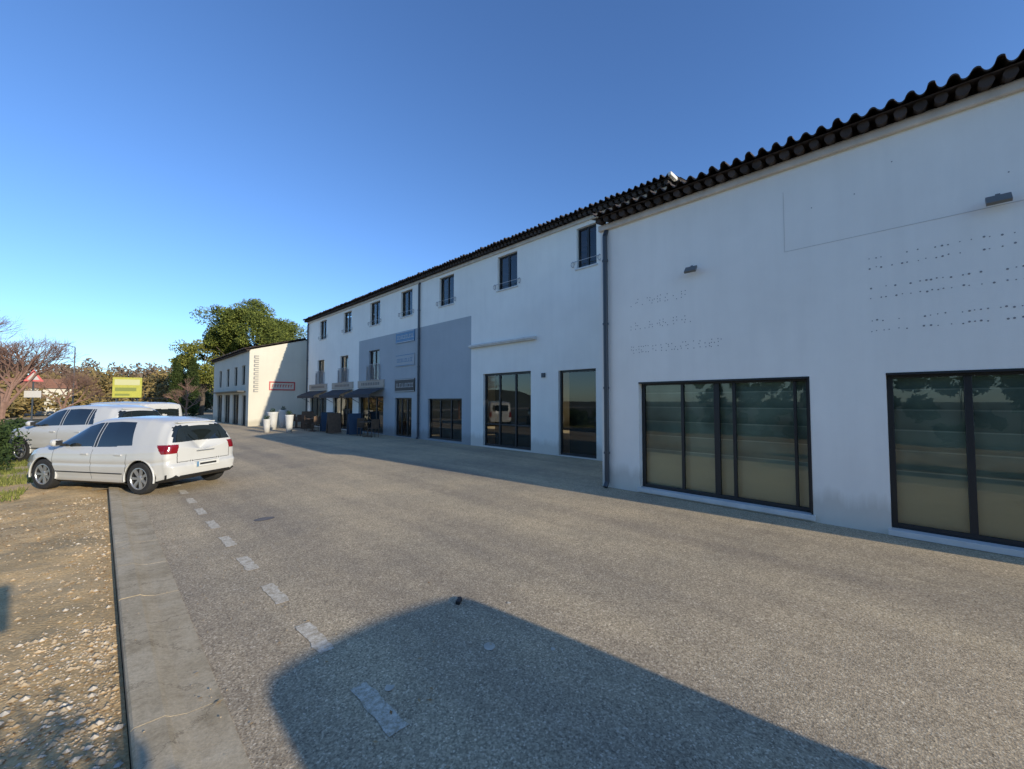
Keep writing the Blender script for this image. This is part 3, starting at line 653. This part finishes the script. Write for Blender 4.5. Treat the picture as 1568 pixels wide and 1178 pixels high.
def bare(name,x,y,h,r,seed,mat,lvl=6):
    random.seed(seed); E=empty(name,(x,y,0)); B=MB()
    def br(p,d,l,r,lv):
        q=p+d*l; B.cyl(p,q,r,r*.7,n=6 if lv<3 else 3,cap=False)
        if lv>=lvl: return
        for k in range(3 if lv else 4):
            dd=(d+Vector((random.gauss(0,.5),random.gauss(0,.5),random.gauss(.12,.25)))).normalized(); br(p+d*l*random.uniform(.6,1),dd,l*random.uniform(.62,.85),r*.62,lv+1)
    br(Vector((x,y,-.05)),Vector((.02,0,1)),h*.26,r,0); B.obj('branches',[mat],E)
twig=simple('reddish_twig',(.24,.14,.10),.9,var=.2)
bare('bare_tree',-2.9,27,7.0,.11,3,twig,7); bare('bare_tree',-4.3,33,7.6,.11,5,twig,7); bare('bare_tree',-2.0,46,6.2,.1,9,twig,7); bare('bare_tree',6.5,56,5,.1,12,twig)
# ------------------------------------------------------------------ street furniture
E=empty('street_lamp',(-1.65,50,0)); B=MB(); B.cyl((-1.65,50,0),(-1.65,50,6.3),.06,.04,n=10); B.cyl((-1.65,50,6.3),(-2.3,50,6.5),.03,n=8); B.box(-2.7,-2.25,49.92,50.08,6.45,6.53); B.obj('pole_and_head',[M['pipe']],E)
E=empty('billboard',(1.8,55,0)); B=MB(); T=Matrix.Translation((1.8,55,0))@Matrix.Rotation(math.radians(-20),4,'Z')
for x in (-.8,.8): B.box(x-.05,x+.05,-.05,.05,0,2.0,1,T)
B.box(-1.1,1.1,-.06,.06,2.05,4.1,0,T); B.box(-.95,.95,-.07,-.0605,3.35,3.9,2,T); B.box(-.9,.2,-.07,-.0605,2.3,2.5,3,T); B.box(-.9,.7,-.07,-.0605,2.75,3.1,3,T); B.obj('panel',[M['yellow'],M['pipe'],simple('pale_yellow',(.5,.48,.25),.6),simple('olive_text',(.2,.22,.05),.6)],E)
E=empty('traffic_sign',(-2.15,28,0)); B=MB(); B.cyl((-2.15,28,0),(-2.15,28,3.1),.03,n=8)
tri=lambda s,y:[(-2.15+s*math.cos(t),y,2.85+s*math.sin(t)) for t in (math.pi/2,math.pi*7/6,math.pi*11/6)]
B.add(tri(.36,27.95),[(0,1,2)],1); B.add(tri(.22,27.94),[(0,1,2)],2); B.box(-2.4,-1.9,27.94,27.97,1.95,2.25,2); B.obj('post_and_plates',[M['pipe'],M['signred'],simple('sign_grey',(.4,.38,.36),.5)],E)
E=empty('shadow_plate',(-.3,-1.0,0)); B=MB(); B.cyl((-.36,-1,0),(-.36,-1,2.2),.03,n=8); B.box(-.38,.08,-1.04,-1.031,1.82,2.2,1); B.obj('post_and_plate',[M['pipe'],M['blue']],E)  # unseen plate on a post, added to cast the camera holder's hand shadow
for (x,y,w,h,mk) in ((-6,78,7,3.4,'cream'),(4.2,80,6,3.0,'white')):
    E=empty('low_house',(x,y,0)); B=MB(); B.box(x-w/2,x+w/2,y,y+6,0,h); B.add([(x-w/2-.3,y-.3,h),(x+w/2+.3,y-.3,h),(x+w/2,y+3,h+1.3),(x-w/2,y+3,h+1.3),(x-w/2-.3,y+6.3,h),(x+w/2+.3,y+6.3,h)],[(0,1,2,3),(3,2,5,4),(0,3,4),(1,5,2)],1)
    for k in range(3): B.box(x-w/2+1+k*w/3.2,x-w/2+2+k*w/3.2,y-.02,y+.01,1,2.1,2)
    B.obj('house_shell',[M[mk],simple('orange_tile',(.33,.15,.08),.9,var=.2),M['frame']],E)
random.seed(21)
def planter(x,y,h=1.15,r=.24):
    E=empty('planter',(x,y,0)); B=MB(); B.lathe([(0,.001),(0,r*.7),(h*.5,r*.85),(h*.92,r),(h,r*1.08),(h,r*.95),(h*.9,r*.9),(h*.88,.001)],(x,y,0),(0,0,1),20,0); B.obj('pot',[M['signwhite']],E,smooth=True)
    L_=MB(); leafcloud(L_,[((x,y,h+.08),.18)],110,1,.04); L_.obj('plant',[hedge_m],E)
for p in ((6.7,26.3,.75,.2),(7.6,25.4,1.0,.22),(7.6,28.6,1.1,.3),(8.6,30,1.2,.26)): planter(*p)
for (x,y,mk) in ((9.3,24.3,'boardblue'),(9.4,20.9,'boardblue'),(9.2,27.2,'wood'),(9.0,22.6,'wood')):
    E=empty('pavement_board',(x,y,0)); B=MB()
    for s in (1,-1):
        T=Matrix.Translation((x,y,0))@Matrix.Translation((0,s*.18,0))@Matrix.Rotation(s*.16,4,'X'); B.box(-.35,.35,-.015,.015,.05,1.15,0,T); B.box(-.30,.30,-.018*s-.004,-.018*s+.004,.3,1.0,1,T)
    B.obj('boards',[M[mk],M['canvas']],E)
for (x,y) in ((9.2,29.3),(8.9,25.5),(9.5,19.6)):
    E=empty('terrace_table',(x,y,0)); B=MB(); B.cyl((x,y,.72),(x,y,.75),.38,n=20); B.cyl((x,y,0),(x,y,.72),.03,n=8); B.cyl((x,y,0),(x,y,.03),.25,n=16)
    for s in (1,-1):
        X=x;Y=y+s*.6; B.box(X-.2,X+.2,Y-.2,Y+.2,.43,.46); B.box(X-.2,X+.2,Y+s*.18,Y+s*.2,.46,.9)
        for a in (-.18,.18):
            for c in (-.18,.18): B.cyl((X+a,Y+c,0),(X+a,Y+c,.43),.015,n=6)
    B.obj('table_and_chairs',[M['wood']],E)
# ------------------------------------------------------------------ light, world, camera
az=math.radians(5.0); el=math.radians(16.5)
sd=Vector((math.sin(az)*math.cos(el),-math.cos(az)*math.cos(el),math.sin(el)))
sun=bpy.data.lights.new('sun','SUN'); sun.energy=5; sun.angle=math.radians(.5); sun.color=(1,.90,.72)
so=bpy.data.objects.new('sun',sun); so.rotation_euler=(-sd).to_track_quat('-Z','Y').to_euler(); so.location=(0,-20,20); scene.collection.objects.link(so)
w=bpy.data.worlds.new('World'); scene.world=w; w.use_nodes=True; nt=w.node_tree
sk=nt.nodes.new('ShaderNodeTexSky'); sk.sky_type='NISHITA'; sk.sun_disc=False; sk.sun_elevation=el; sk.sun_rotation=math.pi-az; sk.ozone_density=2.0; sk.air_density=1.0; sk.dust_density=.2
c=mixc(nt,sk.outputs[0],(.78,1.07,1.52),1.,'MULTIPLY')
nt.links.new(c,nt.nodes['Background'].inputs[0]); nt.nodes['Background'].inputs[1].default_value=.15
cam=bpy.data.cameras.new('camera'); cam.lens=36*620/1568; cam.sensor_width=36; cam.clip_end=3000; cam.clip_start=.05
co=bpy.data.objects.new('camera',cam); co.location=(0,0,1.8); co.rotation_euler=(math.radians(92.31),0,math.radians(-45.41)); scene.collection.objects.link(co); scene.camera=co
